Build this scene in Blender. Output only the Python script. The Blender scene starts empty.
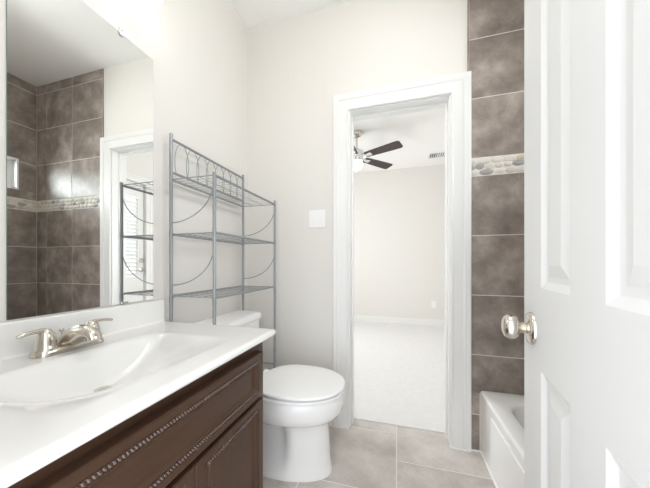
import bpy, bmesh, math, random
from mathutils import Vector, Matrix
random.seed(7)
S = bpy.context.scene
COL = S.collection
PI = math.pi

# ------------------------------------------------------------------ camera, world, light, exposure
cam_d = bpy.data.cameras.new('camera'); cam = bpy.data.objects.new('camera', cam_d); COL.objects.link(cam)
cam_d.sensor_width = 36.0; cam_d.sensor_fit = 'HORIZONTAL'
cam_d.lens = 258.6 / 650 * 36.0
cam_d.shift_y = 20.6 / 650
cam_d.clip_start = 0.02
cam.location = (0, 0, 1.0485)
cam.rotation_euler = (PI / 2, 0, 0.2723)
S.camera = cam

W = bpy.data.worlds.new('world'); S.world = W; W.use_nodes = True
W.node_tree.nodes['Background'].inputs[0].default_value = (0.93, 0.965, 1.0, 1)
W.node_tree.nodes['Background'].inputs[1].default_value = 2.4

def area(name, loc, rot, sx, sy, power, color=(1, 1, 1)):
    l = bpy.data.lights.new(name, 'AREA'); l.shape = 'RECTANGLE'; l.size = sx; l.size_y = sy
    l.energy = power; l.color = color
    o = bpy.data.objects.new(name, l); COL.objects.link(o); o.location = loc; o.rotation_euler = rot
    return o
# fill light added for the bedroom, in the unseen window of its left wall
area('bedroom_fill_light', (-2.16, 3.25, 1.45), (0, -PI / 2, 0), 0.9, 1.3, 38, (0.96, 0.98, 1.0))
# daylight through the small window above the tub
area('tub_window_daylight', (1.34, 1.13, 1.865), (0, PI / 2, 0), 0.24, 0.72, 9, (0.93, 0.97, 1.0))
LAMP = 18.5          # emission of the added ceiling dome
VANITY = 3.0       # emission of the vanity globes
FAN_LAMP = 1.0
S.view_settings.view_transform = 'Standard'; S.view_settings.look = 'None'
S.view_settings.gamma = 1.0; S.view_settings.use_curve_mapping = False
S.view_settings.exposure = 0.70
S.cycles.use_denoising = True
S.cycles.max_bounces = 14; S.cycles.diffuse_bounces = 10; S.cycles.glossy_bounces = 6
S.cycles.transparent_max_bounces = 12
S.cycles.sample_clamp_indirect = 6.0
S.cycles.caustics_reflective = False; S.cycles.caustics_refractive = False

# ------------------------------------------------------------------ constants of the place
XL = -1.032; YB = 1.639; XR = 1.242; XE = 0.391; H = 2.74

# ------------------------------------------------------------------ materials
def new_mat(name):
    m = bpy.data.materials.new(name); m.use_nodes = True
    return m, m.node_tree, m.node_tree.nodes['Principled BSDF']
def plain(name, col, rough=0.5, metal=0.0, var=0.03, scale=6.0, bump=0.0, bscale=80.0, coat=0.0, spec=0.5):
    m, nt, b = new_mat(name); N = nt.nodes; L = nt.links
    tc = N.new('ShaderNodeTexCoord'); nz = N.new('ShaderNodeTexNoise'); nz.inputs['Scale'].default_value = scale
    nz.inputs['Detail'].default_value = 4
    L.new(tc.outputs['Object'], nz.inputs['Vector'])
    mx = N.new('ShaderNodeMix'); mx.data_type = 'RGBA'
    mx.inputs['A'].default_value = tuple(c * (1 - var) for c in col) + (1,)
    mx.inputs['B'].default_value = tuple(min(1, c * (1 + var)) for c in col) + (1,)
    L.new(nz.outputs['Fac'], mx.inputs['Factor']); L.new(mx.outputs['Result'], b.inputs['Base Color'])
    b.inputs['Roughness'].default_value = rough; b.inputs['Metallic'].default_value = metal
    b.inputs['Coat Weight'].default_value = coat; b.inputs['Specular IOR Level'].default_value = spec
    if bump:
        n2 = N.new('ShaderNodeTexNoise'); n2.inputs['Scale'].default_value = bscale; n2.inputs['Detail'].default_value = 3
        L.new(tc.outputs['Object'], n2.inputs['Vector'])
        bp = N.new('ShaderNodeBump'); bp.inputs['Strength'].default_value = bump; bp.inputs['Distance'].default_value = 0.004
        L.new(n2.outputs['Fac'], bp.inputs['Height']); L.new(bp.outputs['Normal'], b.inputs['Normal'])
    return m
def stone(name, dark, mid, light, rough=0.3, scale=5.0):
    """stone-look ceramic: every tile gets its own cut of the pattern through the face attribute tid"""
    m, nt, b = new_mat(name); N = nt.nodes; L = nt.links
    tc = N.new('ShaderNodeTexCoord'); at = N.new('ShaderNodeAttribute'); at.attribute_name = 'tid'
    sc = N.new('ShaderNodeVectorMath'); sc.operation = 'SCALE'; sc.inputs[0].default_value = (3.7, 5.1, 2.9)
    L.new(at.outputs['Fac'], sc.inputs['Scale'])
    ad = N.new('ShaderNodeVectorMath'); ad.operation = 'ADD'
    L.new(tc.outputs['Object'], ad.inputs[0]); L.new(sc.outputs[0], ad.inputs[1])
    n1 = N.new('ShaderNodeTexNoise'); n1.inputs['Scale'].default_value = scale; n1.inputs['Detail'].default_value = 6
    n1.inputs['Roughness'].default_value = 0.58; n1.inputs['Distortion'].default_value = 0.15
    L.new(ad.outputs[0], n1.inputs['Vector'])
    cr = N.new('ShaderNodeValToRGB'); e = cr.color_ramp.elements
    e[0].position = 0.32; e[0].color = dark + (1,); e[1].position = 0.70; e[1].color = light + (1,)
    k = cr.color_ramp.elements.new(0.5); k.color = mid + (1,)
    L.new(n1.outputs['Fac'], cr.inputs['Fac'])
    n2 = N.new('ShaderNodeTexNoise'); n2.inputs['Scale'].default_value = scale * 14; n2.inputs['Detail'].default_value = 3
    L.new(ad.outputs[0], n2.inputs['Vector'])
    mr = N.new('ShaderNodeMapRange'); mr.inputs['To Min'].default_value = 0.88; mr.inputs['To Max'].default_value = 1.12
    L.new(n2.outputs['Fac'], mr.inputs['Value'])
    mu = N.new('ShaderNodeVectorMath'); mu.operation = 'SCALE'
    L.new(cr.outputs['Color'], mu.inputs[0]); L.new(mr.outputs['Result'], mu.inputs['Scale'])
    L.new(mu.outputs[0], b.inputs['Base Color'])
    b.inputs['Roughness'].default_value = rough
    bp = N.new('ShaderNodeBump'); bp.inputs['Strength'].default_value = 0.12; bp.inputs['Distance'].default_value = 0.003
    L.new(n1.outputs['Fac'], bp.inputs['Height']); L.new(bp.outputs['Normal'], b.inputs['Normal'])
    return m
def wood(name, dark, light, rough=0.35, axis=(1.5, 1.5, 14)):
    m, nt, b = new_mat(name); N = nt.nodes; L = nt.links
    tc = N.new('ShaderNodeTexCoord'); mp = N.new('ShaderNodeMapping'); mp.inputs['Scale'].default_value = axis
    L.new(tc.outputs['Object'], mp.inputs['Vector'])
    n1 = N.new('ShaderNodeTexNoise'); n1.inputs['Scale'].default_value = 5; n1.inputs['Detail'].default_value = 8
    n1.inputs['Distortion'].default_value = 0.4
    L.new(mp.outputs[0], n1.inputs['Vector'])
    mx = N.new('ShaderNodeMix'); mx.data_type = 'RGBA'
    mx.inputs['A'].default_value = dark + (1,); mx.inputs['B'].default_value = light + (1,)
    L.new(n1.outputs['Fac'], mx.inputs['Factor']); L.new(mx.outputs['Result'], b.inputs['Base Color'])
    b.inputs['Roughness'].default_value = rough; b.inputs['Coat Weight'].default_value = 0.0; b.inputs['Specular IOR Level'].default_value = 0.3
    b.inputs['Coat Roughness'].default_value = 0.25
    return m
def emit(name, col, strength):
    m, nt, b = new_mat(name)
    b.inputs['Base Color'].default_value = col + (1,)
    b.inputs['Emission Color'].default_value = col + (1,); b.inputs['Emission Strength'].default_value = strength
    return m
def glass_mat(name):
    m = bpy.data.materials.new(name); m.use_nodes = True; nt = m.node_tree; N = nt.nodes; L = nt.links
    N.remove(N['Principled BSDF'])
    t = N.new('ShaderNodeBsdfTransparent'); t.inputs[0].default_value = (0.95, 0.97, 0.96, 1)
    g = N.new('ShaderNodeBsdfGlossy'); g.inputs['Roughness'].default_value = 0.02
    fr = N.new('ShaderNodeFresnel'); fr.inputs[0].default_value = 1.45
    mx = N.new('ShaderNodeMixShader'); L.new(fr.outputs[0], mx.inputs[0]); L.new(t.outputs[0], mx.inputs[1]); L.new(g.outputs[0], mx.inputs[2])
    L.new(mx.outputs[0], N['Material Output'].inputs['Surface'])
    return m
def pebble_mat():
    m, nt, b = new_mat('pebble'); N = nt.nodes; L = nt.links
    at = N.new('ShaderNodeAttribute'); at.attribute_name = 'tid'
    cr = N.new('ShaderNodeValToRGB'); cr.color_ramp.interpolation = 'CONSTANT'; e = cr.color_ramp.elements
    e[0].position = 0; e[0].color = (0.58, 0.53, 0.46, 1); e[1].position = 0.25; e[1].color = (0.66, 0.62, 0.56, 1)
    for p, c in ((0.48, (0.46, 0.43, 0.39)), (0.60, (0.56, 0.49, 0.39)), (0.70, (0.62, 0.59, 0.54)), (0.88, (0.34, 0.33, 0.315))):
        k = cr.color_ramp.elements.new(p); k.color = c + (1,)
    L.new(at.outputs['Fac'], cr.inputs['Fac'])
    tc = N.new('ShaderNodeTexCoord'); nz = N.new('ShaderNodeTexNoise'); nz.inputs['Scale'].default_value = 60
    L.new(tc.outputs['Object'], nz.inputs['Vector'])
    mr = N.new('ShaderNodeMapRange'); mr.inputs['To Min'].default_value = 0.8; mr.inputs['To Max'].default_value = 1.15
    L.new(nz.outputs['Fac'], mr.inputs['Value'])
    mu = N.new('ShaderNodeVectorMath'); mu.operation = 'SCALE'
    L.new(cr.outputs['Color'], mu.inputs[0]); L.new(mr.outputs['Result'], mu.inputs['Scale'])
    L.new(mu.outputs[0], b.inputs['Base Color']); b.inputs['Roughness'].default_value = 0.55
    return m
def stained_paint(name, col, rough=0.6):
    """cream wall paint with a few faint tea coloured drips low on the wall behind the toilet"""
    m, nt, b = new_mat(name); N = nt.nodes; L = nt.links
    tc = N.new('ShaderNodeTexCoord')
    mp = N.new('ShaderNodeMapping'); mp.inputs['Scale'].default_value = (16, 16, 0.9)
    L.new(tc.outputs['Object'], mp.inputs['Vector'])
    nz = N.new('ShaderNodeTexNoise'); nz.inputs['Scale'].default_value = 1.0; nz.inputs['Detail'].default_value = 2
    L.new(mp.outputs[0], nz.inputs['Vector'])
    mr = N.new('ShaderNodeMapRange'); mr.inputs['From Min'].default_value = 0.56; mr.inputs['From Max'].default_value = 0.72
    L.new(nz.outputs['Fac'], mr.inputs['Value'])
    n2 = N.new('ShaderNodeTexNoise'); n2.inputs['Scale'].default_value = 1.6
    L.new(tc.outputs['Object'], n2.inputs['Vector'])
    m2 = N.new('ShaderNodeMapRange'); m2.inputs['From Min'].default_value = 0.52; m2.inputs['From Max'].default_value = 0.75
    m2.inputs['To Max'].default_value = 0.5
    L.new(n2.outputs['Fac'], m2.inputs['Value'])
    mu = N.new('ShaderNodeMath'); mu.operation = 'MULTIPLY'
    L.new(mr.outputs['Result'], mu.inputs[0]); L.new(m2.outputs['Result'], mu.inputs[1])
    mx = N.new('ShaderNodeMix'); mx.data_type = 'RGBA'
    mx.inputs['A'].default_value = col + (1,); mx.inputs['B'].default_value = (col[0] * 0.93, col[1] * 0.89, col[2] * 0.80, 1)
    L.new(mu.outputs[0], mx.inputs['Factor']); L.new(mx.outputs['Result'], b.inputs['Base Color'])
    b.inputs['Roughness'].default_value = rough
    n3 = N.new('ShaderNodeTexNoise'); n3.inputs['Scale'].default_value = 90; L.new(tc.outputs['Object'], n3.inputs['Vector'])
    bp = N.new('ShaderNodeBump'); bp.inputs['Strength'].default_value = 0.05; bp.inputs['Distance'].default_value = 0.004
    L.new(n3.outputs['Fac'], bp.inputs['Height']); L.new(bp.outputs['Normal'], b.inputs['Normal'])
    return m

M = dict(
    wall=stained_paint('cream_wall_paint', (0.745, 0.725, 0.69)),
    bedwall=plain('bedroom_wall_paint', (0.76, 0.742, 0.715), 0.7, var=0.01, bump=0.05),
    ceil=plain('ceiling_paint', (0.89, 0.885, 0.87), 0.85, var=0.01, bump=0.12, bscale=120),
    trim=plain('white_trim_paint', (0.79, 0.79, 0.78), 0.35, var=0.008),
    door=plain('white_door_paint', (0.73, 0.73, 0.727), 0.38, var=0.01),
    tile=stone('taupe_wall_tile', (0.165, 0.138, 0.121), (0.255, 0.215, 0.189), (0.42, 0.362, 0.320), 0.42, 7.0),
    ftile=stone('greige_floor_tile', (0.44, 0.40, 0.375), (0.56, 0.52, 0.49), (0.68, 0.645, 0.61), 0.34, 4.5),
    grout=plain('pale_wall_grout', (0.68, 0.63, 0.58), 0.8),
    fgrout=plain('pale_floor_grout', (0.80, 0.78, 0.75), 0.8),
    pebble=pebble_mat(),
    marble=plain('cultured_marble', (0.82, 0.815, 0.80), 0.16, var=0.012, coat=0.3),
    ceramic=plain('white_vitreous_china', (0.91, 0.91, 0.905), 0.08, var=0.004, coat=0.3),
    plastic=plain('white_seat_plastic', (0.92, 0.92, 0.92), 0.2, var=0.004),
    tub=plain('white_tub_enamel', (0.92, 0.92, 0.91), 0.14, var=0.005),
    cab=wood('espresso_wood', (0.046, 0.0225, 0.013), (0.080, 0.042, 0.025), 0.33, (14, 1.5, 14)),
    cabv=wood('espresso_wood_upright', (0.046, 0.0225, 0.013), (0.080, 0.042, 0.025), 0.33, (14, 14, 1.5)),
    rope=plain('espresso_rope_highlight', (0.105, 0.067, 0.052), 0.24, coat=0.5),  # lighter than the cabinet wood: bead highlight put into the colour
    nickel=plain('brushed_nickel', (0.66, 0.62, 0.56), 0.24, 1.0, var=0.03, scale=30),
    chrome=plain('chrome', (0.80, 0.80, 0.80), 0.1, 1.0),
    rack=plain('silver_grey_powder_coat', (0.30, 0.315, 0.335), 0.35, 0.4, var=0.03),
    mirror=plain('mirror_silver', (0.95, 0.96, 0.945), 0.0, 1.0, var=0.0),
    medge=plain('mirror_edge', (0.25, 0.32, 0.30), 0.2),
    clip=plain('clear_white_plastic', (0.85, 0.85, 0.84), 0.2),
    dark=plain('dark_metal', (0.05, 0.05, 0.05), 0.4),
    switch=plain('white_switch_plastic', (0.86, 0.86, 0.85), 0.3, var=0.005),
    carpet=plain('pale_carpet', (0.79, 0.78, 0.775), 0.95, var=0.06, scale=22, bump=0.9, bscale=260, spec=0.1),
    blade=wood('dark_walnut_blade', (0.05, 0.036, 0.034), (0.085, 0.062, 0.058), 0.5, (3, 3, 3)),
    vent=plain('vent_white', (0.78, 0.78, 0.78), 0.5),
    blind=plain('white_blind', (0.85, 0.85, 0.84), 0.5),
    glass=glass_mat('clear_glass'),
    globe=emit('lit_frosted_globe', (1.0, 0.985, 0.965), VANITY),
    dome=emit('added_ceiling_dome', (1.0, 0.985, 0.955), LAMP),  # added fill lamp, out of view
    fanlamp=emit('lit_fan_bowl', (1.0, 0.985, 0.96), FAN_LAMP),
    caulk=plain('white_caulk', (0.85, 0.85, 0.84), 0.45),
    shadow=plain('duct_shade', (0.12, 0.12, 0.12), 0.8),  # dark colour standing for the shade inside the vent
)

# ------------------------------------------------------------------ mesh helpers
class B:
    def __init__(s):
        s.bm = bmesh.new(); s.tid = s.bm.faces.layers.float.new('tid')
    def face(s, vs, mi=0, tid=0.0):
        try: f = s.bm.faces.new(vs)
        except ValueError: return None
        f.material_index = mi; f[s.tid] = tid; return f
    def box(s, x0, x1, y0, y1, z0, z1, mi=0, tid=0.0, rot=None, c=None):
        co = [(x, y, z) for z in (z0, z1) for y in (y0, y1) for x in (x0, x1)]
        if rot is not None:
            c = Vector(c) if c else Vector(((x0 + x1) / 2, (y0 + y1) / 2, (z0 + z1) / 2))
            co = [tuple(rot @ (Vector(p) - c) + c) for p in co]
        v = [s.bm.verts.new(p) for p in co]
        for q in ((0, 2, 3, 1), (4, 5, 7, 6), (0, 1, 5, 4), (2, 6, 7, 3), (0, 4, 6, 2), (1, 3, 7, 5)):
            s.face([v[i] for i in q], mi, tid)
        return v
    def loft(s, loops, mi=0, cap0=True, cap1=True, closed=True, tid=0.0):
        R = [[s.bm.verts.new(p) for p in l] for l in loops]; n = len(R[0])
        for a, b in zip(R, R[1:]):
            for i in range(n if closed else n - 1):
                j = (i + 1) % n
                s.face([a[i], a[j], b[j], b[i]], mi, tid)
        if cap0: s.face(list(reversed(R[0])), mi, tid)
        if cap1: s.face(R[-1], mi, tid)
        return R
    def tube(s, pts, r, seg=8, mi=0, cap=True, up=None, flat=1.0, tid=0.0):
        pts = [Vector(p) for p in pts]; n = len(pts)
        rs = r if isinstance(r, (list, tuple)) else [r] * n
        fl = flat if isinstance(flat, (list, tuple)) else [flat] * n
        tang = []
        for i in range(n):
            a = pts[max(0, i - 1)]; b = pts[min(n - 1, i + 1)]; tang.append((b - a).normalized())
        t0 = tang[0]
        u = Vector(up) if up else (Vector((0, 0, 1)) if abs(t0.z) < 0.9 else Vector((1, 0, 0)))
        loops = []
        for i in range(n):
            t = tang[i]; u = (u - t * u.dot(t)).normalized(); w = t.cross(u)
            loops.append([pts[i] + (u * math.cos(2 * PI * k / seg) * fl[i] + w * math.sin(2 * PI * k / seg)) * rs[i] for k in range(seg)])
        s.loft(loops, mi, cap, cap, tid=tid)
    def lathe(s, prof, c, axis=(0, 0, 1), seg=24, mi=0, tid=0.0):
        """prof: list of (radius, height along axis)"""
        ax = Vector(axis).normalized(); u = Vector((1, 0, 0)) if abs(ax.x) < 0.9 else Vector((0, 1, 0))
        u = (u - ax * u.dot(ax)).normalized(); w = ax.cross(u); c = Vector(c)
        loops = [[c + ax * h + (u * math.cos(2 * PI * k / seg) + w * math.sin(2 * PI * k / seg)) * max(r, 1e-4) for k in range(seg)] for r, h in prof]
        s.loft(loops, mi, True, True, tid=tid)
    def ell(s, c, rx, ry, rz, seg=12, rings=7, mi=0, tid=0.0, rot=None):
        c = Vector(c); loops = []
        for j in range(rings + 1):
            ph = -PI / 2 + PI * j / rings; rr = max(math.cos(ph), 0.02); zz = math.sin(ph)
            l = [Vector((rx * rr * math.cos(2 * PI * k / seg), ry * rr * math.sin(2 * PI * k / seg), rz * zz)) for k in range(seg)]
            if rot is not None: l = [rot @ p for p in l]
            loops.append([c + p for p in l])
        s.loft(loops, mi, True, True, tid=tid)

def origin_of(o):
    v = Vector((0, 0, 0))
    while o is not None:
        v += o.location; o = o.parent
    return v
def obj(name, b, mats, parent=None, smooth=35, bevel=0.0, bseg=2, subsurf=0, origin=None):
    me = bpy.data.meshes.new(name); bm = b.bm
    bmesh.ops.recalc_face_normals(bm, faces=bm.faces)
    org = origin_of(parent)
    if parent is None:
        if origin is None:
            xs = [v.co for v in bm.verts]
            lo = [min(p[i] for p in xs) for i in range(3)]; hi = [max(p[i] for p in xs) for i in range(3)]
            origin = ((lo[0] + hi[0]) / 2, (lo[1] + hi[1]) / 2, lo[2])
        org = Vector(origin)
    for v in bm.verts: v.co -= org
    if smooth:
        th = math.radians(smooth)
        for f in bm.faces: f.smooth = True
        for e in bm.edges:
            if len(e.link_faces) == 2 and e.calc_face_angle(0) > th: e.smooth = False
    bm.to_mesh(me); bm.free()
    o = bpy.data.objects.new(name, me); COL.objects.link(o)
    for m in (mats if isinstance(mats, (list, tuple)) else [mats]): me.materials.append(m)
    if parent is not None: o.parent = parent
    else: o.location = org
    if bevel:
        md = o.modifiers.new('bevel', 'BEVEL'); md.width = bevel; md.segments = bseg; md.limit_method = 'ANGLE'; md.angle_limit = math.radians(40)
        md.harden_normals = False
    if subsurf:
        md = o.modifiers.new('subsurf', 'SUBSURF'); md.levels = subsurf; md.render_levels = subsurf
    return o
def tag(o, label, cat, group=None):
    o['label'] = label; o['category'] = cat
    if group: o['group'] = group
    return o
def thing(name, label, cat, loc, group=None):
    o = bpy.data.objects.new(name, None); COL.objects.link(o); o.location = loc; o.empty_display_size = 0.05
    return tag(o, label, cat, group)
def struct(name, b, m, **k):
    o = obj(name, b, m, **k); o['kind'] = 'structure'; return o
def rects_minus(r, h):
    """rectangle r=(u0,u1,v0,v1) minus hole h -> list of rectangles"""
    u0, u1, v0, v1 = r; a0, a1, b0, b1 = h
    if a1 <= u0 or a0 >= u1 or b1 <= v0 or b0 >= v1: return [r]
    out = []
    if v0 < b0: out.append((u0, u1, v0, b0))
    if v1 > b1: out.append((u0, u1, b1, v1))
    m0, m1 = max(v0, b0), min(v1, b1)
    if u0 < a0: out.append((u0, a0, m0, m1))
    if u1 > a1: out.append((a1, u1, m0, m1))
    return [q for q in out if q[1] - q[0] > 0.004 and q[3] - q[2] > 0.004]

# ================================================================== ROOM SHELL
DX0, DX1, DZ = -0.290, 0.291, 2.027         # doorway to the bedroom (clear opening)
WT = 0.118                                   # wall thickness
YB2 = YB + WT
BX0, BX1, BY1 = -2.10, 1.02, 4.75            # bedroom
EY0, EY1 = -0.04, 0.075                      # entry wall
EX0, EX1 = -0.45, 0.169                      # entry doorway

b = B(); b.box(XL - WT, XL, EY0, YB, 0, H); struct('wall_left', b, M['wall'])
b = B()
b.box(BX0 - WT, DX0 - 0.012, YB, YB2, 0, H); b.box(DX1 + 0.012, XR + 0.13, YB, YB2, 0, H); b.box(DX0 - 0.012, DX1 + 0.012, YB, YB2, DZ + 0.012, H)
struct('wall_back', b, M['wall'])
b = B()
b.box(XL - WT, EX0, EY0, EY1, 0, H); b.box(EX1, XR + 0.13, EY0, EY1, 0, H); b.box(EX0, EX1, EY0, EY1, 2.06, H)
struct('wall_front', b, M['wall'])
WY0, WY1, WZ0, WZ1 = 0.76, 1.507, 1.725, 2.005   # window above the tub
b = B(); X0 = XR + 0.010; X1 = XR + 0.13
b.box(X0, X1, EY1, WY0, 0, H); b.box(X0, X1, WY1, YB, 0, H); b.box(X0, X1, WY0, WY1, 0, WZ0); b.box(X0, X1, WY0, WY1, WZ1, H)
struct('wall_right', b, M['wall'])
b = B(); b.box(BX0 - WT, XR + 0.25, EY0, BY1 + WT, H, H + 0.1); struct('ceiling', b, M['ceil'])
# bedroom walls
b = B(); b.box(BX0 - WT, XR + 0.13, BY1, BY1 + WT, 0, H); struct('wall_far', b, M['bedwall'])
b = B(); W0, W1 = 2.75, 3.75
b.box(BX0 - WT, BX0, YB2, W0, 0, H); b.box(BX0 - WT, BX0, W1, BY1, 0, H); b.box(BX0 - WT, BX0, W0, W1, 0, 0.7); b.box(BX0 - WT, BX0, W0, W1, 2.2, H)
struct('wall_far_left', b, M['bedwall'])
D2Y0, D2Y1, D2Z = 1.86, 2.55, 2.06
b = B(); b.box(BX1, BX1 + WT, YB2, D2Y0, 0, H); b.box(BX1, BX1 + WT, D2Y1, BY1, 0, H); b.box(BX1, BX1 + WT, D2Y0, D2Y1, D2Z, H)
struct('wall_far_right', b, M['bedwall'])

# ---- tiled floor of the bathroom (45 cm tiles, half offset courses)
b = B(); g = 0.0028; pf = 0.456; i = 0
x = -0.003 - 3 * pf; col = -3
while x < XR + 0.1:
    y = 1.4385 - 5 * pf + (0.0 if col % 2 == 0 else pf / 2)
    while y < YB2:
        x0, x1 = max(x + g, XL - 0.05), min(x + pf - g, XR + 0.05); y0, y1 = max(y + g, EY0), min(y + pf - g, 1.745)
        if x1 - x0 > 0.01 and y1 - y0 > 0.01: b.box(x0, x1, y0, y1, -0.012, 0.0, 0, i * 1.37 % 17); i += 1
        y += pf
    x += pf; col += 1
b.box(XL - 0.06, XR + 0.06, EY0, 1.746, -0.03, -0.0015, 1)
struct('floor', b, [M['ftile'], M['fgrout']], bevel=0.0012, bseg=1)
b = B(); b.box(BX0, BX1, YB2, BY1, -0.03, 0.004); b.box(DX0, DX1, 1.7462, YB2, -0.03, 0.006)
struct('floor_2', b, M['carpet'])

# ---- tile cladding of the tub alcove
PT = 0.3358; ZG = 2.3206; PB0, PB1 = 1.5475, 1.649
zj = [(-0.002, 0.205), (0.205, 0.541), (0.541, 0.877), (0.877, 1.2120), (1.2120, PB0), (PB1, 1.985), (1.985, ZG), (ZG, 2.656), (2.656, H)]
TUBX, TUBZ = 0.447, 0.348
def tiles(b, us, place, holes):
    k = 0; g = 0.0026
    for u0, u1 in us:
        for z0, z1 in zj:
            rs = [(u0 + g, u1 - g, max(z0 + g, 0.001), z1 - g)]
            for h in holes: rs = [q for r in rs for q in rects_minus(r, h)]
            for q in rs: place(b, q, random.random() * 20)
def pebbles(name, u0, u1, put, parent):
    b = B(); rnd = random.Random(5); z0, z1 = PB0 + 0.004, PB1 - 0.004
    rows = 3; rh = (z1 - z0) / rows
    for r in range(rows):
        u = u0 + 0.004 - rnd.random() * 0.02
        while u < u1 - 0.008:
            w = 0.040 + rnd.random() * 0.030
            a = max(u, u0 + 0.002); e = min(u + w, u1 - 0.002)
            if e - a > 0.008:
                cz = z0 + rh * (r + 0.5) + rnd.uniform(-0.004, 0.004) * (1 if r == 1 else .4)
                put(b, (a + e) / 2, cz, (e - a) / 2 * 1.08, rh * rnd.uniform(0.50, 0.60), rnd.random())
            u += w
    return obj(name, b, M['pebble'], parent)
# back wall cladding, face at YB-0.008
YT = YB - 0.008
b = B(); us = [(XE, 0.7655), (0.7655, 1.1045), (1.1045, XR)]
tiles(b, us, lambda b, q, t: b.box(q[0], q[1], YT, YB - 0.001, q[2], q[3], 0, t), [(TUBX - 0.002, 2, -1, TUBZ - 0.02)])
b.box(XE + 0.001, XR, YT + 0.0018, YB, 0, H - 0.002, 1)
b.box(XE - 0.006, XE, YT + 0.0005, YB, 0.0, H - 0.001, 0, 3.3)      # bullnose edge
wb = struct('wall_back_tile', b, [M['tile'], M['grout']], bevel=0.001, bseg=1)
pebbles('pebble_border', XE, XR, lambda b, u, z, ru, rz, t: b.ell((u, YT + 0.002, z), ru, 0.0045, rz, 10, 6, 0, t), wb)
# right wall cladding, face at XR
b = B(); us = []; y = YB - 0.008
while y > EY1: us.append((max(y - PT, EY1), y)); y -= PT
tiles(b, us, lambda b, q, t: b.box(XR, XR + 0.009, q[0], q[1], q[2], q[3], 0, t), [(WY0, WY1, WZ0, WZ1), (-1, 5, -1, TUBZ - 0.02)])
for r in rects_minus((EY1, YT, TUBZ, H - 0.002), (WY0 - 0.001, WY1 + 0.001, WZ0 - 0.001, WZ1 + 0.001)):
    b.box(XR + 0.0018, XR + 0.0095, r[0], r[1], r[2], r[3], 1)
wr = struct('wall_right_tile', b, [M['tile'], M['grout']], bevel=0.001, bseg=1)
pebbles('pebble_border', EY1, YT, lambda b, u, z, ru, rz, t: b.ell((XR + 0.002, u, z), 0.0045, ru, rz, 10, 6, 0, t), wr)

# ---- window above the tub
b = B()
for r in ((WY0, WY0 + 0.02, WZ0, WZ1), (WY1 - 0.012, WY1, WZ0, WZ1), (WY0 + 0.02, WY1 - 0.012, WZ0, WZ0 + 0.012), (WY0 + 0.02, WY1 - 0.012, WZ1 - 0.012, WZ1)):
    b.box(XR - 0.004, XR + 0.12, r[0], r[1], r[2], r[3])
w1 = struct('window_1', b, M['trim'])
b = B(); a0, a1, c0, c1 = WY0 + 0.02, WY1 - 0.012, WZ0 + 0.012, WZ1 - 0.012; fx0, fx1 = XR + 0.075, XR + 0.10
for r in ((a0, a0 + 0.03, c0, c1), (a1 - 0.03, a1, c0, c1), (a0 + .03, a1 - .03, c0, c0 + 0.03), (a0 + .03, a1 - .03, c1 - 0.03, c1), ((a0 + a1) / 2 - 0.02, (a0 + a1) / 2 + 0.02, c0 + .03, c1 - .03)):
    b.box(fx0, fx1, *r)
obj('window_frame', b, M['trim'], w1)
b = B(); b.box(XR + 0.085, XR + 0.089, a0 + 0.02, a1 - 0.02, c0 + 0.02, c1 - 0.02); obj('pane', b, M['glass'], w1)

# ---- unseen window added in the bedroom's left wall to let light in
b = B(); bx = BX0 - 0.06
for r in ((W0, W0 + 0.05, 0.7, 2.2), (W1 - 0.05, W1, 0.7, 2.2), (W0 + .05, W1 - .05, 0.7, 0.75), (W0 + .05, W1 - .05, 2.15, 2.2), (W0 + .05, W1 - .05, 1.42, 1.47)):
    b.box(bx - 0.03, bx + 0.03, *r)
w2 = struct('added_window', b, M['trim'])
b = B(); b.box(bx - 0.028, bx - 0.024, W0 + 0.04, W1 - 0.04, 0.74, 2.16); obj('pane', b, M['glass'], w2)

# ---- doorway jamb, stops and casings
b = B(); j = 0.012
b.box(DX0 - j, DX0, YB + 0.001, YB2 - 0.001, 0, DZ); b.box(DX1, DX1 + j, YB + 0.001, YB2 - 0.001, 0, DZ); b.box(DX0 - j, DX1 + j, YB + 0.001, YB2 - 0.001, DZ, DZ + j)
s0, s1 = YB + 0.055, YB + 0.085
b.box(DX0, DX0 + 0.010, s0, s1, 0, DZ); b.box(DX1 - 0.010, DX1, s0, s1, 0, DZ); b.box(DX0 + 0.01, DX1 - 0.01, s0, s1, DZ - 0.010, DZ)
struct('trim_1', b, M['trim'], bevel=0.0015)
PROF = [(0.0, 0.0), (0.0, 0.009), (0.003, 0.012), (0.010, 0.012), (0.013, 0.010), (0.030, 0.0115), (0.050, 0.0135), (0.062, 0.0145), (0.066, 0.0185), (0.073, 0.0205), (0.079, 0.0185), (0.083, 0.0195), (0.094, 0.0215), (0.1005, 0.0205), (0.103, 0.017), (0.103, 0.0)]
def casing(name, x0, x1, z1, y, sgn):
    b = B(); L = []
    for o, d in PROF:
        yy = y + sgn * d
        L.append([(x0 - o, yy, 0.0), (x0 - o, yy, z1 + o), (x1 + o, yy, z1 + o), (x1 + o, yy, 0.0)])
    R = [[b.bm.verts.new(p) for p in l] for l in L]
    for a, c in zip(R, R[1:]):
        for i in range(3): b.face([a[i], a[i + 1], c[i + 1], c[i]])
    for i in range(3): b.face([R[-1][i], R[-1][i + 1], R[0][i + 1], R[0][i]])
    b.face([r[0] for r in R]); b.face([r[3] for r in reversed(R)])
    return struct(name, b, M['trim'], smooth=28)
casing('trim_2', DX0 - 0.008, DX1 + 0.008, DZ + 0.008, YB - 0.001, -1)
casing('trim_3', DX0 - 0.008, DX1 + 0.008, DZ + 0.008, YB2 + 0.001, 1)
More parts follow.
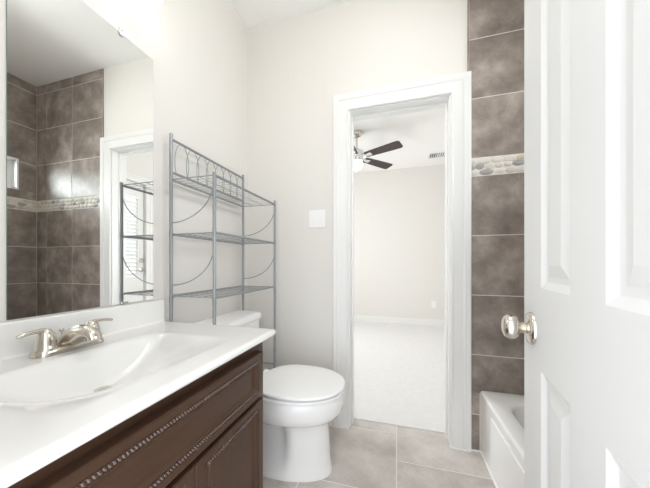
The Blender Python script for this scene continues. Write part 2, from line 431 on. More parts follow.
# caulk bead along the foot of the right casing and the tile strip
b = B(); b.tube([(DX1 + 0.004, YB - 0.006, 0.003), (DX1 + 0.010, YB - 0.020, 0.003), (DX1 + 0.03, YB - 0.024, 0.003), (XE + 0.005, YB - 0.025, 0.003), (XE + 0.012, YT - 0.004, 0.003), (TUBX, YT - 0.004, 0.003)], 0.0045, 8)
struct('trim_4', b, M['caulk'])
# baseboards
def baseboard(name, pts, h=0.085, t=0.012):
    b = B(); n = len(pts); prof = [(0, 0), (t, 0), (t, h * 0.72), (t * 0.75, h * 0.80), (t * 0.6, h * 0.92), (t * 0.25, h), (0, h)]
    (x0, y0), (x1, y1) = pts; d = Vector((x1 - x0, y1 - y0, 0)).normalized(); nrm = Vector((-d.y, d.x, 0))
    loops = [[Vector((px, py, z)) + nrm * o for o, z in prof] for px, py in pts]
    b.loft(loops); return struct(name, b, M['trim'], smooth=25)
baseboard('baseboard_back', [(DX0 - 0.112, YB - 0.0005), (XL, YB - 0.0005)])
baseboard('baseboard_left', [(XL + 0.0005, YB - 0.013), (XL + 0.0005, 0.89)])
baseboard('baseboard_far', [(BX1, BY1 - 0.0005), (BX0, BY1 - 0.0005)], 0.115, 0.014)
baseboard('baseboard_far_right', [(BX1 - 0.0005, D2Y1 + 0.10), (BX1 - 0.0005, BY1 - 0.015)], 0.115, 0.014)

# ---- glazed bedroom door with closed blinds (seen in the mirror)
b = B(); dx0, dx1 = BX1 + 0.03, BX1 + 0.07; ly0, ly1, lz0, lz1 = 1.97, 2.47, 0.90, 1.90
for r in ((D2Y0 + .004, ly0, 0.01, D2Z - .005), (ly1, D2Y1 - .004, 0.01, D2Z - .005), (ly0, ly1, 0.01, lz0), (ly0, ly1, lz1, D2Z - .005)): b.box(dx0, dx1, *r)
d2 = struct('door_2', b, M['trim'])
b = B(); b.box(dx0 + .030, dx0 + .034, ly0, ly1, lz0, lz1); obj('pane', b, M['glass'], d2)
b = B(); z = lz0 + 0.03
R = Matrix.Rotation(math.radians(48), 3, 'Y')
while z < lz1 - 0.05:
    b.box(dx0 - 0.024, dx0 + 0.024, ly0 + 0.01, ly1 - 0.01, z - 0.0012, z + 0.0012, rot=R, c=(dx0 + .002, (ly0 + ly1) / 2, z)); z += 0.046
b.box(dx0 - 0.014, dx0 + 0.016, ly0 + .008, ly1 - .008, lz1 - .045, lz1 - .008); b.box(dx0 - 0.01, dx0 + 0.012, ly0 + .01, ly1 - .01, lz0 + .004, lz0 + .018)
obj('blinds', b, M['blind'], d2)
b = B(); b.lathe([(0.028, 0), (0.028, 0.008), (0.012, 0.012), (0.010, 0.045)], (dx0, 2.512, 0.98), (-1, 0, 0)); b.tube([(dx0 - .042, 2.516, .98), (dx0 - .044, 2.47, .98), (dx0 - .042, 2.42, .977)], [0.009, .008, .007], 8)
obj('door_handle', b, M['nickel'], d2)
b = B(); b.lathe([(0.027, 0), (0.027, 0.01), (0.018, 0.018), (0.001, 0.019)], (dx0, 2.512, 1.10), (-1, 0, 0)); obj('deadbolt', b, M['nickel'], d2)
b = B(); L = []
for o, d in PROF:
    o *= 0.75; xx = BX1 + 0.001 - d
    L.append([(xx, D2Y0 - o, 0.0), (xx, D2Y0 - o, D2Z + o), (xx, D2Y1 + o, D2Z + o), (xx, D2Y1 + o, 0.0)])
Rr = [[b.bm.verts.new(p) for p in l] for l in L]
for a, c in zip(Rr, Rr[1:]):
    for i in range(3): b.face([a[i], a[i + 1], c[i + 1], c[i]])
for i in range(3): b.face([Rr[-1][i], Rr[-1][i + 1], Rr[0][i + 1], Rr[0][i]])
struct('trim_5', b, M['trim'], smooth=28)

# ---- entry door leaf, standing open at the right (six panel)
E = Vector((0.277, 0.685, 0)); DV = Vector((-0.177, -0.984, 0)).normalized(); NV = Vector((DV.y, -DV.x, 0))   # NV: out of the visible face
LW, LH, LT = 0.608, 2.02, 0.035
def dp(s, z, d=0.0): return E + DV * s + Vector((0, 0, z)) + NV * d
def leaf():
    b = B(); z0 = 0.012
    cols = [(0.119, 0.249), (0.340, 0.475)]; rows = [(0.235, 0.852), (1.005, 1.59), (1.705, 1.90)]
    sv = sorted({0, LW, *[v for c in cols for v in c]}); zv = sorted({z0, LH, *[v for r in rows for v in r]})
    for side in (0, 1):
        sg = 1 if side == 0 else -1; base = 0.0 if side == 0 else -LT
        P = lambda s, z, d: b.bm.verts.new(dp(s, z, base + sg * d))
        grid = {(s, z): P(s, z, 0) for s in sv for z in zv}
        for i in range(len(sv) - 1):
            for k in range(len(zv) - 1):
                q = (sv[i], sv[i + 1], zv[k], zv[k + 1])
                ring0 = [grid[(q[0], q[2])], grid[(q[1], q[2])], grid[(q[1], q[3])], grid[(q[0], q[3])]]
                if (q[0], q[1]) in cols and (q[2], q[3]) in rows:
                    prev = ring0
                    for ins, dep in ((0.004, -0.002), (0.012, -0.0055), (0.018, -0.0065), (0.022, -0.0065), (0.042, -0.002), (0.045, -0.002)):
                        cur = [P(q[0] + ins, q[2] + ins, dep), P(q[1] - ins, q[2] + ins, dep), P(q[1] - ins, q[3] - ins, dep), P(q[0] + ins, q[3] - ins, dep)]
                        for t in range(4): b.face([prev[t], prev[(t + 1) % 4], cur[(t + 1) % 4], cur[t]])
                        prev = cur
                    b.face(prev)
                else: b.face(ring0)
        if side == 0: g0 = grid
        else: g1 = grid
    for k in range(len(zv) - 1):
        for s in (0, LW): b.face([g0[(s, zv[k])], g0[(s, zv[k + 1])], g1[(s, zv[k + 1])], g1[(s, zv[k])]])
    for i in range(len(sv) - 1):
        for z in (z0, LH): b.face([g0[(sv[i], z)], g0[(sv[i + 1], z)], g1[(sv[i + 1], z)], g1[(sv[i], z)]])
    return b
d1 = struct('door_1', leaf(), M['door'], smooth=12)
def knob(side):
    base = dp(0.062, 0.918, 0 if side > 0 else -LT); ax = NV * side
    b = B(); b.lathe([(0.014, 0.004), (0.0145, 0.010), (0.0105, 0.012), (0.0105, 0.020), (0.013, 0.0225), (0.020, 0.025), (0.0243, 0.030), (0.0255, 0.036), (0.0243, 0.043), (0.0205, 0.048), (0.013, 0.051), (0.001, 0.052)], base, ax, 28)
    k = obj('door_knob', b, M['nickel'], d1, smooth=50)
    b = B(); b.lathe([(0.033, 0.0), (0.033, 0.003), (0.0305, 0.0065), (0.022, 0.009), (0.018, 0.010), (0.016, 0.010)], base, ax, 32)
    obj('rose', b, M['nickel'], k, smooth=50)
knob(1); knob(-1)
b = B(); b.box(-0.0012, 0.0012, -0.0125, 0.0125, -0.028, 0.028)
for v in b.bm.verts: v.co = dp(0, 0.918, -LT / 2) + DV * v.co.x + NV * v.co.y + Vector((0, 0, v.co.z))
obj('latch_plate', b, M['nickel'], d1)
for hz in (0.25, 1.02, 1.80):
    b = B(); c = dp(LW + 0.003, hz, -0.002); b.tube([c + Vector((0, 0, -.045)), c + Vector((0, 0, .045))], 0.006, 10); obj('hinge', b, M['nickel'], d1)

# ================================================================== VANITY
CY0, CY1, CX1, CZ, CZ0 = 0.165, 0.935, -0.458, 0.795, 0.771
VY0, VY1 = 0.195, 0.906; FX = -0.493
vc = thing('vanity_cabinet', 'dark espresso wood vanity cabinet with rope mouldings under the white sink top', 'cabinet', (-0.75, 0.54, 0))
b = B(); CB = CZ0 - 0.001
b.box(XL + 0.002, FX - 0.030, VY1 - 0.018, VY1, 0.0, CB); b.box(XL + 0.002, FX - 0.030, VY0, VY0 + 0.018, 0.0, CB)
b.box(XL + 0.002, XL + 0.008, VY0 + 0.018, VY1 - 0.018, 0.0, CB)
b.box(XL + 0.008, FX - 0.030, VY0 + .018, VY1 - .018, 0.10, 0.115); b.box(FX - 0.075, FX - 0.060, VY0 + .018, VY1 - .018, 0, 0.10)
obj('carcass', b, M['cabv'], vc)
b = B(); f0, f1 = FX - 0.030, FX - 0.012
b.box(f0, f1, VY0, VY0 + 0.04, 0.10, CB); b.box(f0, f1, VY1 - 0.04, VY1, 0.0, CB)
b.box(f0, f1, VY0 + .04, VY1 - .04, 0.715, CB); b.box(f0, f1, VY0 + .04, VY1 - .04, 0.535, 0.60); b.box(f0, f1, VY0 + .04, VY1 - .04, 0.10, 0.15); b.box(f0, f1, 0.515, 0.555, 0.15, 0.535)
obj('face_frame', b, M['cab'], vc, bevel=0.001)
b = B(); b.box(FX - 0.012, FX - 0.006, VY0, VY1, 0.752, CB); obj('scribe_trim', b, M['cab'], vc, bevel=0.0015)
def rope_mesh(y0, y1, x, z, pitch=0.0078):
    b = B(); n = int((y1 - y0) / pitch); R = Matrix.Rotation(math.radians(32), 3, 'X')
    for i in range(n):
        b.ell((x, y0 + (i + .5) * (y1 - y0) / n, z), 0.0046, .0030, .0056, 8, 6, rot=R)
    b.box(x - .004, x - .001, y0, y1, z - .005, z + .005)
    return b
def front_panel(name, y0, y1, z0, z1, ropes):
    """slab front with a stepped moulding and a sunk field; face at x=-0.475"""
    xf = FX + 0.018; b = B()
    P = lambda x, y, z: b.bm.verts.new((x, y, z))
    rings = [(FX - 0.0115, 0.0), (xf - 0.004, 0.0), (xf - 0.001, 0.0015), (xf, 0.004), (xf, 0.020), (xf - 0.004, 0.0225), (xf - 0.004, 0.032), (xf - 0.001, 0.0345), (xf - 0.001, 0.0375), (xf - 0.0055, 0.043), (xf - 0.008, 0.0465), (xf - 0.008, 0.049)]
    ky = 1.45
    R = [[P(x, y0 + (o * ky if o > .005 else o), z0 + o), P(x, y1 - (o * ky if o > .005 else o), z0 + o), P(x, y1 - (o * ky if o > .005 else o), z1 - o), P(x, y0 + (o * ky if o > .005 else o), z1 - o)] for x, o in rings]
    for a, c in zip(R, R[1:]):
        for t in range(4): b.face([a[t], a[(t + 1) % 4], c[(t + 1) % 4], c[t]])
    b.face(R[-1]); b.face(list(reversed(R[0])))
    o = obj(name, b, M['cab'] if 'drawer' in name else M['cabv'], vc, smooth=20)
    for zz in ((z1 - 0.0272, z0 + 0.0272) if ropes == 2 else (z1 - 0.0272,)):
        obj('rope_moulding', rope_mesh(y0 + 0.040, y1 - 0.040, xf - 0.0002, zz), M['rope'], o, smooth=60)
    return o
front_panel('drawer_front', 0.213, 0.857, 0.573, 0.730, 2)
front_panel('door', 0.526, 0.857, 0.125, 0.557, 2)
front_panel('door', 0.213, 0.5235, 0.125, 0.557, 2)

# countertop with moulded basin
ct = thing('vanity_sink', 'glossy white moulded sink top with basin and backsplash on the dark cabinet', 'sink', (-0.74, 0.555, CZ0))
BYC, BYH = 0.530, 0.240
def sm(t): t = max(0.0, min(1.0, t)); return t * t * (3 - 2 * t)
def ctz(x, y):
    t = (y - BYC) / BYH
    if abs(t) >= 1: return CZ
    By = (1 - t * t) ** 1.1
    back = sm((x + 0.884) / 0.062)
    u = (x + 0.822) / 0.282; u = max(0.0, min(1.0, u)); front = 1 - (0.8 * u + 0.2 * sm(u))
    return CZ - 0.108 * By * back * front
b = B(); NX, NY = 74, 96; r = 0.0115
x0, x1, y0, y1 = XL + 0.0015, CX1 - r, CY0 + r, CY1 - r
top = [[None] * (NY + 1) for _ in range(NX + 1)]; bot = [[None] * (NY + 1) for _ in range(NX + 1)]
for i in range(NX + 1):
    for k in range(NY + 1):
        x = x0 + (x1 - x0) * i / NX; y = y0 + (y1 - y0) * k / NY; z = ctz(x, y)
        top[i][k] = b.bm.verts.new((x, y, z)); bot[i][k] = b.bm.verts.new((x, y, min(CZ0, z - 0.014)))
for i in range(NX):
    for k in range(NY):
        b.face([top[i][k], top[i + 1][k], top[i + 1][k + 1], top[i][k + 1]]); b.face([bot[i][k], bot[i][k + 1], bot[i + 1][k + 1], bot[i + 1][k]])
path = [(i, 0) for i in range(NX + 1)] + [(NX, k) for k in range(1, NY + 1)] + [(i, NY) for i in range(NX - 1, -1, -1)]
prev = [top[i][k] for i, k in path]
def outward(i, k):
    d = Vector((1 if i == NX else 0, -1 if k == 0 else (1 if k == NY else 0), 0)); return d.normalized() if (i == NX and k in (0, NY)) else d
for st in range(1, 8):
    a = PI * st / 8
    cur = []
    for (i, k) in path:
        p = top[i][k].co + outward(i, k) * (r * 1.0 * math.sin(a)); p.z = (CZ + CZ0) / 2 + (CZ - CZ0) / 2 * math.cos(a); cur.append(b.bm.verts.new(p))
    for t in range(len(path) - 1): b.face([prev[t], prev[t + 1], cur[t + 1], cur[t]])
    prev = cur
cur = [bot[i][k] for i, k in path]
for t in range(len(path) - 1): b.face([prev[t], prev[t + 1], cur[t + 1], cur[t]])
for k in range(NY): b.face([top[0][k], top[0][k + 1], bot[0][k + 1], bot[0][k]])
obj('countertop', b, M['marble'], ct, smooth=50)
b = B(); bs = [(XL + 0.0015, CZ - 0.002), (XL + 0.026, CZ - 0.002), (XL + 0.0225, CZ + 0.003), (XL + 0.021, CZ + 0.008), (XL + 0.0205, 0.884), (XL + 0.018, 0.890), (XL + 0.012, 0.8925), (XL + 0.0015, 0.8925)]
b.loft([[(x, yy, z) for x, z in bs] for yy in (CY0 + 0.002, CY1 - 0.004)])
obj('backsplash', b, M['marble'], ct, smooth=50, bevel=0.002)
zc = ctz(-0.785, BYC)
b = B(); b.lathe([(0.019, -0.003), (0.0195, 0.0005), (0.017, 0.0015), (0.015, 0.0005), (0.013, 0.002), (0.001, 0.003)], (-0.795, BYC, zc + 0.0005)); obj('drain', b, M['nickel'], ct)

# faucet
FYC, FXC = 0.543, -0.948
fa = thing('faucet', 'brushed nickel faucet with two lever handles on the white sink top', 'faucet', (FXC, FYC, CZ))
def pill(hx, hy, z, n=32):
    L = []
    for k in range(n):
        a = 2 * PI * k / n; c, s_ = math.cos(a), math.sin(a)
        L.append((FXC + hx * c * (abs(c) ** -0.2 if abs(c) > 1e-3 else 1), FYC + (hy - hx) * (1 if s_ > 0 else -1) * (1 if abs(s_) > 1e-6 else 0) + hx * s_, z))
    return L
def stadium(hx, hy, z, n=16):
    L = []
    for k in range(n + 1):
        a = PI * k / n; L.append((FXC + hx * math.cos(a), FYC + hy - hx + hx * math.sin(a), z))
    for k in range(n + 1):
        a = PI + PI * k / n; L.append((FXC + hx * math.cos(a), FYC - hy + hx + hx * math.sin(a), z))
    return L
b = B(); b.loft([stadium(.029, .088, CZ + 0.0005), stadium(.029, .088, CZ + 0.004), stadium(.0275, .0865, CZ + 0.012), stadium(.025, .084, CZ + 0.0165), stadium(.021, .080, CZ + 0.018)]); obj('base', b, M['nickel'], fa, smooth=40)
b = B()
sp = [(-.962, .808, .012, .027), (-.952, .823, .020, .0265), (-.936, .834, .027, .025), (-.915, .842, .0275, .024), (-.893, .849, .0235, .023), (-.873, .853, .018, .022), (-.857, .850, .0145, .0205), (-.846, .841, .012, .0185), (-.8415, .832, .0095, .016)]
loops = []
for i, (x, z, rn, rw) in enumerate(sp):
    a = sp[max(0, i - 1)]; c = sp[min(len(sp) - 1, i + 1)]; t = Vector((c[0] - a[0], 0, c[1] - a[1])).normalized(); n = Vector((-t.z, 0, t.x))
    loops.append([Vector((x, FYC, z)) + n * (rn * math.cos(2 * PI * k / 20)) + Vector((0, 1, 0)) * (rw * math.sin(2 * PI * k / 20)) for k in range(20)])
b.loft(loops); so = obj('spout', b, M['nickel'], fa, smooth=60)
b = B(); b.lathe([(0.010, 0), (0.0115, -0.002), (0.0115, -0.010), (0.009, -0.011)], (-.858, FYC, .839)); obj('aerator', b, M['chrome'], so)
for sg in (-1, 1):
    hy = FYC + sg * 0.056; b = B()
    b.lathe([(0.0255, CZ + .014), (0.0255, CZ + .022), (0.0235, CZ + .025), (0.0228, CZ + .036), (0.0205, CZ + .052), (0.0175, CZ + .063), (0.012, CZ + .071), (0.005, CZ + .075), (0.001, CZ + .0755)], (FXC, hy, 0), seg=28)
    h = obj('handle', b, M['nickel'], fa, smooth=50)
    b = B(); n = 10; pts = []; rs = []; fl = []
    for i in range(n + 1):
        t = i / n
        pts.append((FXC + 0.006 * t, hy + sg * (0.004 + 0.056 * t), CZ + 0.069 + 0.003 * math.sin(PI * t) - 0.004 * t))
        rs.append([.009, .0085, .0078, .0072, .007, .0068, .0068, .007, .0072, .0068, .004][i]); fl.append([.8, .8, .8, .8, .75, .75, .75, .75, .75, .75, .75][i])
    b.tube(pts, rs, 12, flat=fl, up=(0, 0, 1)); obj('lever', b, M['nickel'], h, smooth=60)
b = B(); b.tube([(-.984, FYC, CZ + .004), (-.984, FYC, CZ + .050)], 0.0022, 8); b.lathe([(0.003, 0), (0.0065, .004), (0.0065, .010), (0.002, .012)], (-.984, FYC, CZ + .048)); obj('lift_rod', b, M['nickel'], fa)

# wall mirror
mi = thing('wall_mirror', 'tall frameless wall mirror above the sink backsplash', 'mirror', (XL + 0.003, 0.67, 0.896))
b = B(); b.box(XL + 0.001, XL + 0.0030, 0.447, 0.889, 0.896, 1.944, 0); mo = obj('backing', b, M['medge'], mi, smooth=0)
b = B(); b.box(XL + 0.0032, XL + 0.0036, 0.4475, 0.8885, 0.8965, 1.9435); obj('mirror_glass', b, M['mirror'], mi, smooth=0)
for cy, cz, sg in ((0.752, 1.944, 1), (0.765, 0.896, -1)):
    b = B(); zz = cz - 0.012 if sg > 0 else cz - 0.002
    if sg > 0: b.lathe([(0.011, 0.0042), (0.011, 0.008), (0.008, 0.010), (0.001, 0.0105)], (XL, cy, cz - 0.002 * sg), (1, 0, 0), 20)
    else: b.box(XL + 0.0040, XL + 0.0065, cy - .012, cy + .012, cz - .001, cz + .007)
    if sg > 0: b.box(XL + 0.001, XL + 0.0085, cy - .009, cy + .009, cz + 0.001, cz + 0.016)
    c = obj('clip', b, M['clip'] if sg > 0 else M['nickel'], mi, smooth=40)
    if sg > 0:
        b = B(); b.lathe([(0.0025, 0.0085), (0.0025, 0.0095), (0.001, 0.010)], (XL, cy, cz + 0.009), (1, 0, 0), 10); obj('screw', b, M['dark'], c)

# vanity light
vl = thing('vanity_light', 'lit white glass globe light above the wall mirror at the top edge', 'light fixture', (XL, 0.545, 2.15))
b = B(); b.box(XL + 0.001, XL + 0.022, 0.26, 0.83, 2.19, 2.30); obj('backplate', b, M['nickel'], vl, bevel=0.006)
for gy in (0.300, 0.545, 0.790):
    b = B(); b.tube([(XL + 0.02, gy, 2.245), (XL + 0.07, gy, 2.252), (XL + 0.10, gy, 2.24), (XL + 0.11, gy, 2.205)], 0.008, 10); a = obj('arm', b, M['nickel'], vl)
    b = B(); b.lathe([(0.012, 2.205), (0.022, 2.203), (0.030, 2.185), (0.036, 2.15), (0.038, 2.12), (0.036, 2.095), (0.028, 2.081), (0.017, 2.074), (0.001, 2.072)], (XL + 0.11, gy, 0)); obj('lamp_shade', b, M['globe'], a, smooth=60)

# dome lamp added on the bathroom ceiling to brighten the room, out of view
cl = thing('added_ceiling_light', 'round dome light added on the bathroom ceiling as fill, unseen, out of the frame', 'light fixture', (0.02, 0.78, H))
b = B(); b.lathe([(0.175, H - 0.001), (0.175, H - 0.02), (0.165, H - 0.025)], (0.02, 0.78, 0), seg=36); obj('base', b, M['trim'], cl)
b = B(); b.lathe([(0.160, H - 0.0255), (0.155, H - 0.045), (0.13, H - 0.07), (0.08, H - 0.088), (0.001, H - 0.094)], (0.02, 0.78, 0), seg=36); obj('lamp_shade', b, M['dome'], cl, smooth=60)

# ================================================================== OVER-TOILET RACK
XA, XF, YA, YC = -0.994, -0.761, 0.948, 1.520
rk = thing('storage_rack', 'silver grey metal wire shelf rack standing over the toilet', 'rack', ((XA + XF) / 2, (YA + YC) / 2, 0))
PR = 0.0074
for (x, y, zt) in ((XA, YA, 1.648), (XA, YC, 1.650), (XF, YA, 1.450), (XF, YC, 1.462)):
    b = B(); b.lathe([(PR, 0.004), (PR, zt - 0.004), (PR * 0.8, zt - 0.001), (0.001, zt)], (x, y, 0), seg=14)
    for jz in (0.50, 0.890, 1.190): b.lathe([(PR + .0010, jz - .016), (PR + .0010, jz + .016)], (x, y, 0), seg=14)
    p = obj('post', b, M['rack'], rk)
    b = B(); b.lathe([(0.0095, 0.0), (0.0095, 0.014), (0.008, 0.016)], (x, y, 0), seg=14); obj('foot_cap', b, M['rack'], p)
def rail(name, p, q, r, parent=rk): 
    b = B(); b.tube([p, q], r, 8); return obj(name, b, M['rack'], parent)
# back panel above the top shelf: two rails with hoops between
rail('back_rail', (XA, YA, 1.622), (XA, YC, 1.626), 0.0062); rail('back_rail', (XA, YA, 1.471), (XA, YC, 1.475), 0.0062)
nh = 8; pw = (YC - YA - 0.02) / nh
for i in range(nh):
    c = YA + 0.062 + 0.068 * i; b = B(); hw = 0.041
    pts = [(XA, c + hw * math.cos(a), 1.528 + 0.0955 * math.sin(a)) for a in [math.radians(-35 + 250 * k / 24) for k in range(25)]]
    b.tube(pts, 0.0017, 6); obj('hoop', b, M['rack'], rk)
def shelf(z, front_lift=0.0):
    b = B()
    b.tube([(XF, YA, z), (XF, YC, z)], 0.0062, 8); b.tube([(XA, YA, z), (XA, YC, z)], 0.0062, 8)
    b.tube([(XA, YA, z), (XF, YA, z)], 0.0024, 8); b.tube([(XA, YC, z), (XF, YC, z)], 0.0024, 8)
    s = obj('shelf', b, M['rack'], rk)
    b = B(); n = 17
    for i in range(1, n):
        y = YA + (YC - YA) * i / n; b.tube([(XA, y, z + 0.001), (XF, y, z + 0.001)], 0.0009, 6)
    for k in (1, 2): b.tube([(XA + (XF - XA) * k / 3, YA, z - 0.002), (XA + (XF - XA) * k / 3, YC, z - 0.002)], 0.0016, 6)
    obj('wire_deck', b, M['rack'], s)
shelf(1.436); shelf(1.187); shelf(0.905)
for y in (YA, YC):
    for z0, z1 in ((1.239, 1.420), (0.955, 1.137)):
        b = B(); pts = [(XA + (XF - XA) * math.sin(PI / 2 * k / 16), y, z0 + (z1 - z0) * (1 - math.cos(PI / 2 * k / 16))) for k in range(17)]
        b.tube(pts, 0.0027, 6); obj('side_arc', b, M['rack'], rk)
    rail('side_bar', (XA, y, 0.409), (XF, y, 0.409), 0.005)

# ================================================================== TOILET
TY = 1.275
to = thing('toilet', 'white two-piece toilet with its lid closed beside the dark vanity', 'toilet', (-0.65, TY, 0))
def egg(xb, xf, hw, z, n=80, blunt=0.55, sq=2.3, waist=0.0):
    """egg loop: back end at xb, front end at xf, half width hw; waist narrows everything behind the front column"""
    xm = xb + (xf - xb) * (1 - blunt); L = []
    for k in range(n):
        a = 2 * PI * k / n; c, s_ = math.cos(a), math.sin(a)
        ax = (xf - xm) if c > 0 else (xm - xb); e = 2.0 / (2.15 if c > 0 else sq)
        x = xm + ax * math.copysign(abs(c) ** e, c); y = hw * math.copysign(abs(s_) ** e, s_)
        if waist: y *= 1 - waist * sm((-0.505 - x) / 0.075)
        L.append((x, TY + y, z))
    return L
b = B()
b.loft([egg(-.86, -.318, .128, 0.001, sq=3.2), egg(-.86, -.318, .128, 0.012, sq=3.2), egg(-.855, -.323, .123, 0.03, sq=3.2), egg(-.85, -.328, .117, 0.06, sq=3, waist=.16), egg(-.845, -.331, .113, 0.095, sq=2.8, waist=.50), egg(-.84, -.334, .110, 0.15, sq=2.6, waist=.62), egg(-.84, -.337, .110, 0.205, waist=.60), egg(-.845, -.338, .113, 0.235, waist=.45),
        egg(-.85, -.330, .124, 0.258, waist=.20), egg(-.86, -.312, .147, 0.275), egg(-.87, -.284, .171, 0.296), egg(-.875, -.265, .183, 0.325), egg(-.88, -.261, .185, 0.355), egg(-.88, -.262, .184, 0.390), egg(-.878, -.266, .180, 0.400), egg(-.872, -.276, .170, 0.4035)])
obj('bowl', b, M['ceramic'], to, smooth=50)
b = B()
def slab(z0, z1, g, ins, xb=-.745):
    return [egg(xb, -.266 + g - ins, .183 + g - ins, z0, sq=2.6), egg(xb - .003, -.263 + g, .186 + g, z0 + 0.003, sq=2.6), egg(xb - .003, -.263 + g, .186 + g, z1 - 0.004, sq=2.6), egg(xb, -.266 + g, .183 + g, z1 - 0.001, sq=2.6), egg(xb + .005, -.272 + g, .177 + g, z1, sq=2.6)]
b.loft(slab(0.4105, 0.4225, 0.007, 0.010)); obj('seat', b, M['plastic'], to, smooth=50)
b = B()
L = slab(0.4315, 0.4455, 0.008, 0.006, -.706); L += [egg(-.68, -.32, .13, 0.448, sq=2.8), egg(-.66, -.38, .07, 0.449, sq=2.8)]
b.loft(L); obj('lid', b, M['plastic'], to, smooth=50)
for sg in (-1, 1):
    b = B(); b.box(-.745, -.712, TY + sg * .075 - .016, TY + sg * .075 + .016, 0.4045, 0.438); obj('hinge', b, M['plastic'], to, bevel=0.005)
def rrect(x0, x1, hw, z, r, n=8):
    L = []
    for cx_, cy_, a0 in ((x1 - r, hw - r, 0), (x0 + .012, hw - .012, 1), (x0 + .012, -hw + .012, 2), (x1 - r, -hw + r, 3)):
        rr = r if a0 in (0, 3) else 0.012
        for k in range(n + 1):
            a = PI / 2 * a0 + PI / 2 * k / n; L.append((cx_ + rr * math.cos(a), TY + cy_ + rr * math.sin(a), z))
    return L
b = B(); b.loft([rrect(-1.0, -.845, .17, .396, .05), rrect(-1.003, -.838, .180, .402, .05), rrect(-1.006, -.834, .188, .47, .05), rrect(-1.008, -.828, .199, .60, .05), rrect(-1.008, -.825, .205, .712, .05), rrect(-1.005, -.83, .20, .7135, .05)])
obj('tank', b, M['ceramic'], to, smooth=50)
b = B(); b.loft([rrect(-1.010, -.822, .212, .7145, .06), rrect(-1.012, -.815, .217, .719, .065), rrect(-1.012, -.814, .218, .738, .066), rrect(-1.010, -.818, .214, .747, .064), rrect(-1.004, -.828, .205, .752, .06), rrect(-.99, -.85, .18, .7535, .05)])
obj('tank_lid', b, M['ceramic'], to, smooth=50)
b = B(); b.lathe([(.013, 0), (.013, .006), (.008, .009), (.007, .02)], (-.8275, TY - .14, .67), (1, 0, 0)); b.tube([(-.81, TY - .14, .67), (-.806, TY - .10, .668), (-.808, TY - .06, .664)], [.006, .0055, .007], 8); obj('flush_lever', b, M['chrome'], to)

# ================================================================== BATHTUB
TBX0, TBX1, TBY0, TBY1, TZ = TUBX, XR - 0.002, 0.080, YT - 0.002, TUBZ
tb = thing('bathtub', 'white alcove bathtub in front of the taupe tile wall', 'bathtub', ((TBX0 + TBX1) / 2, (TBY0 + TBY1) / 2, 0))
def rr2(x0, x1, y0, y1, z, r, n=8):
    L = []
    for cx_, cy_, a0 in ((x1 - r, y1 - r, 0), (x0 + r, y1 - r, 1), (x0 + r, y0 + r, 2), (x1 - r, y0 + r, 3)):
        for k in range(n + 1):
            a = PI / 2 * a0 + PI / 2 * k / n; L.append((cx_ + r * math.cos(a), cy_ + r * math.sin(a), z))
    return L
b = B()
ix0, ix1, iy0, iy1 = TBX0 + .085, TBX1 - .06, TBY0 + .10, TBY1 - .105
b.loft([rr2(TBX0 + .008, TBX1, TBY0, TBY1, 0.002, .002), rr2(TBX0 + .003, TBX1, TBY0, TBY1, TZ - .03, .004), rr2(TBX0, TBX1, TBY0, TBY1, TZ - .014, .006), rr2(TBX0 + .001, TBX1 - .001, TBY0 + .001, TBY1 - .001, TZ - .007, .008), rr2(TBX0 + .004, TBX1 - .004, TBY0 + .004, TBY1 - .004, TZ - .002, .010), rr2(TBX0 + .010, TBX1 - .008, TBY0 + .008, TBY1 - .008, TZ, .012),
        rr2(ix0 - .014, ix1 + .014, iy0 - .014, iy1 + .014, TZ - .001, .13), rr2(ix0 - .004, ix1 + .004, iy0 - .004, iy1 + .004, TZ - .005, .125), rr2(ix0, ix1, iy0, iy1, TZ - .014, .12), rr2(ix0 + .015, ix1 - .012, iy0 + .03, iy1 - .018, TZ - .10, .12), rr2(ix0 + .035, ix1 - .03, iy0 + .09, iy1 - .04, .13, .12), rr2(ix0 + .06, ix1 - .055, iy0 + .14, iy1 - .07, .085, .11), rr2(ix0 + .12, ix1 - .12, iy0 + .24, iy1 - .14, .072, .08)])
obj('shell', b, M['tub'], tb, smooth=50)
b = B(); b.box(TBX0 - .0015, TBX0 + .006, TBY0 + .13, TBY1 - .17, .045, TZ - .06); obj('apron_panel', b, M['tub'], tb, bevel=0.003)
b = B(); b.tube([(TBX0 + .004, TBY0 + .02, .003), (TBX0 + .004, TBY1 - .002, .003)], .006, 8); obj('caulk_line', b, M['caulk'], tb)
b = B(); b.lathe([(.034, 0), (.034, .004), (.028, .007), (.001, .008)], ((TBX0 + TBX1) / 2, TBY1 - .118, .24), (0, -1, .15)); obj('overflow_plate', b, M['chrome'], tb)

# ================================================================== SMALL THINGS
sw = thing('light_switch', 'white double rocker light switch on the wall left of the doorway', 'switch', (-0.5115, YB, 1.351))
b = B(); b.box(-0.571, -0.452, YB - 0.006, YB - 0.0005, 1.292, 1.411); obj('cover_plate', b, M['switch'], sw, bevel=0.003)
for cx_ in (-0.5345, -0.4885):
    b = B(); b.box(cx_ - .0165, cx_ + .0165, YB - 0.0095, YB - 0.005, 1.3185, 1.3845, rot=Matrix.Rotation(math.radians(2.5), 3, 'X')); obj('rocker', b, M['switch'], sw, bevel=0.001)
    for sz in (1.303, 1.400):
        b = B(); b.lathe([(.003, 0.0055), (.003, .0068), (.001, .0072)], (cx_, YB, sz), (0, -1, 0), 10); obj('screw', b, M['switch'], sw)
ou = thing('wall_outlet', 'white wall outlet low on the far bedroom wall', 'outlet', (0.60, BY1, 0.37))
b = B(); b.box(0.565, 0.635, BY1 - .006, BY1 - .0005, .313, .427); obj('cover_plate', b, M['switch'], ou, bevel=0.002)
for z in (.345, .395):
    b = B(); b.box(0.584, 0.616, BY1 - .0085, BY1 - .005, z - .016, z + .016); obj('socket', b, M['switch'], ou, bevel=0.003)

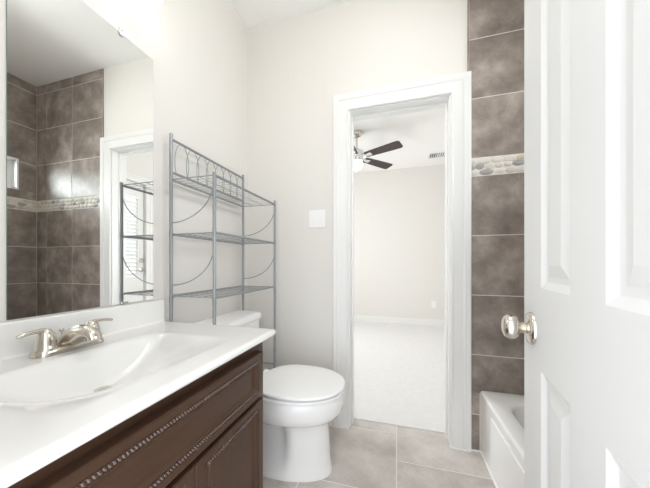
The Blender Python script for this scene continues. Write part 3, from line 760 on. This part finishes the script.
av = thing('air_vent', 'white ceiling air vent with dark slots in the bedroom', 'vent', (0.60, 4.30, H))
vx0, vx1, vy0, vy1 = 0.465, 0.80, 4.20, 4.40
b = B()
for r_ in ((vx0, vx1, vy0, vy0 + .022), (vx0, vx1, vy1 - .022, vy1), (vx0, vx0 + .022, vy0 + .022, vy1 - .022), (vx1 - .022, vx1, vy0 + .022, vy1 - .022)): b.box(*r_, H - .010, H - .0005)
obj('frame', b, M['vent'], av, bevel=0.002)
b = B(); b.box(vx0 + .02, vx1 - .02, vy0 + .02, vy1 - .02, H - .0035, H - .001); obj('shade_sheet', b, M['shadow'], av)  # flat dark sheet in place of the shade behind the louvers
n = 9
for i in range(n):
    x = vx0 + .03 + (vx1 - vx0 - .06) * (i + .5) / n; b = B(); b.box(x - .010, x + .010, vy0 + .022, vy1 - .022, H - .0095, H - .0083, rot=Matrix.Rotation(math.radians(-35 if i < 3 else 35), 3, 'Y')); obj('louver', b, M['vent'], av)

# ceiling fan in the bedroom
FNX, FNY, FNZ = -0.50, 3.30, 2.420
fn = thing('ceiling_fan', 'ceiling fan with dark blades and lit bowl seen through the doorway', 'fan', (FNX, FNY, H))
b = B(); b.lathe([(0.065, H - .001), (0.065, H - .02), (0.05, H - .05), (0.022, H - .065), (0.014, H - .067)], (FNX, FNY, 0)); obj('canopy', b, M['nickel'], fn, smooth=50)
b = B(); b.tube([(FNX, FNY, H - .06), (FNX, FNY, FNZ + .09)], .012, 14); obj('downrod', b, M['nickel'], fn)
b = B(); b.lathe([(0.02, FNZ + .105), (0.05, FNZ + .098), (0.085, FNZ + .075), (0.095, FNZ + .045), (0.095, FNZ + .025), (0.08, FNZ + .01), (0.06, FNZ - .005), (0.06, FNZ - .03), (0.07, FNZ - .035), (0.07, FNZ - .045)], (FNX, FNY, 0), seg=32); obj('motor_housing', b, M['chrome'], fn, smooth=40)
b = B(); b.lathe([(0.066, FNZ - .046), (0.075, FNZ - .06), (0.078, FNZ - .085), (0.07, FNZ - .12), (0.055, FNZ - .148), (0.02, FNZ - .16), (0.001, FNZ - .162)], (FNX, FNY, 0), seg=32); obj('lamp_bowl', b, M['fanlamp'], fn, smooth=60)
for k in range(5):
    a = math.radians(-24 + 72 * k); d = Vector((math.cos(a), math.sin(a), 0)); w = Vector((-d.y, d.x, 0)); up = Vector((0, 0, 1)); c0 = Vector((FNX, FNY, FNZ))
    tilt = math.radians(-10); wt = w * math.cos(tilt) + up * math.sin(tilt); nt_ = -w * math.sin(tilt) + up * math.cos(tilt)
    b = B(); L = []
    for r_, hw in ((0.125, .042), (0.14, .054), (0.30, .062), (0.50, .070), (0.57, .071), (0.588, .063), (0.595, .05)):
        L.append([c0 + d * r_ + wt * hw + nt_ * .003, c0 + d * r_ - wt * hw + nt_ * .003, c0 + d * r_ - wt * hw - nt_ * .003, c0 + d * r_ + wt * hw - nt_ * .003])
    b.loft(L); bl = obj('blade', b, M['blade'], fn, smooth=30)
    b = B(); L = []
    for r_, hw, dz in ((0.075, .018, .012), (0.11, .014, .004), (0.15, .022, -.006), (0.20, .034, -.0045), (0.215, .02, -.0045)):
        L.append([c0 + d * r_ + wt * hw + up * (dz + .003), c0 + d * r_ - wt * hw + up * (dz + .003), c0 + d * r_ - wt * hw + up * (dz - .003), c0 + d * r_ + wt * hw + up * (dz - .003)])
    b.loft(L); obj('blade_iron', b, M['chrome'], bl, smooth=30)
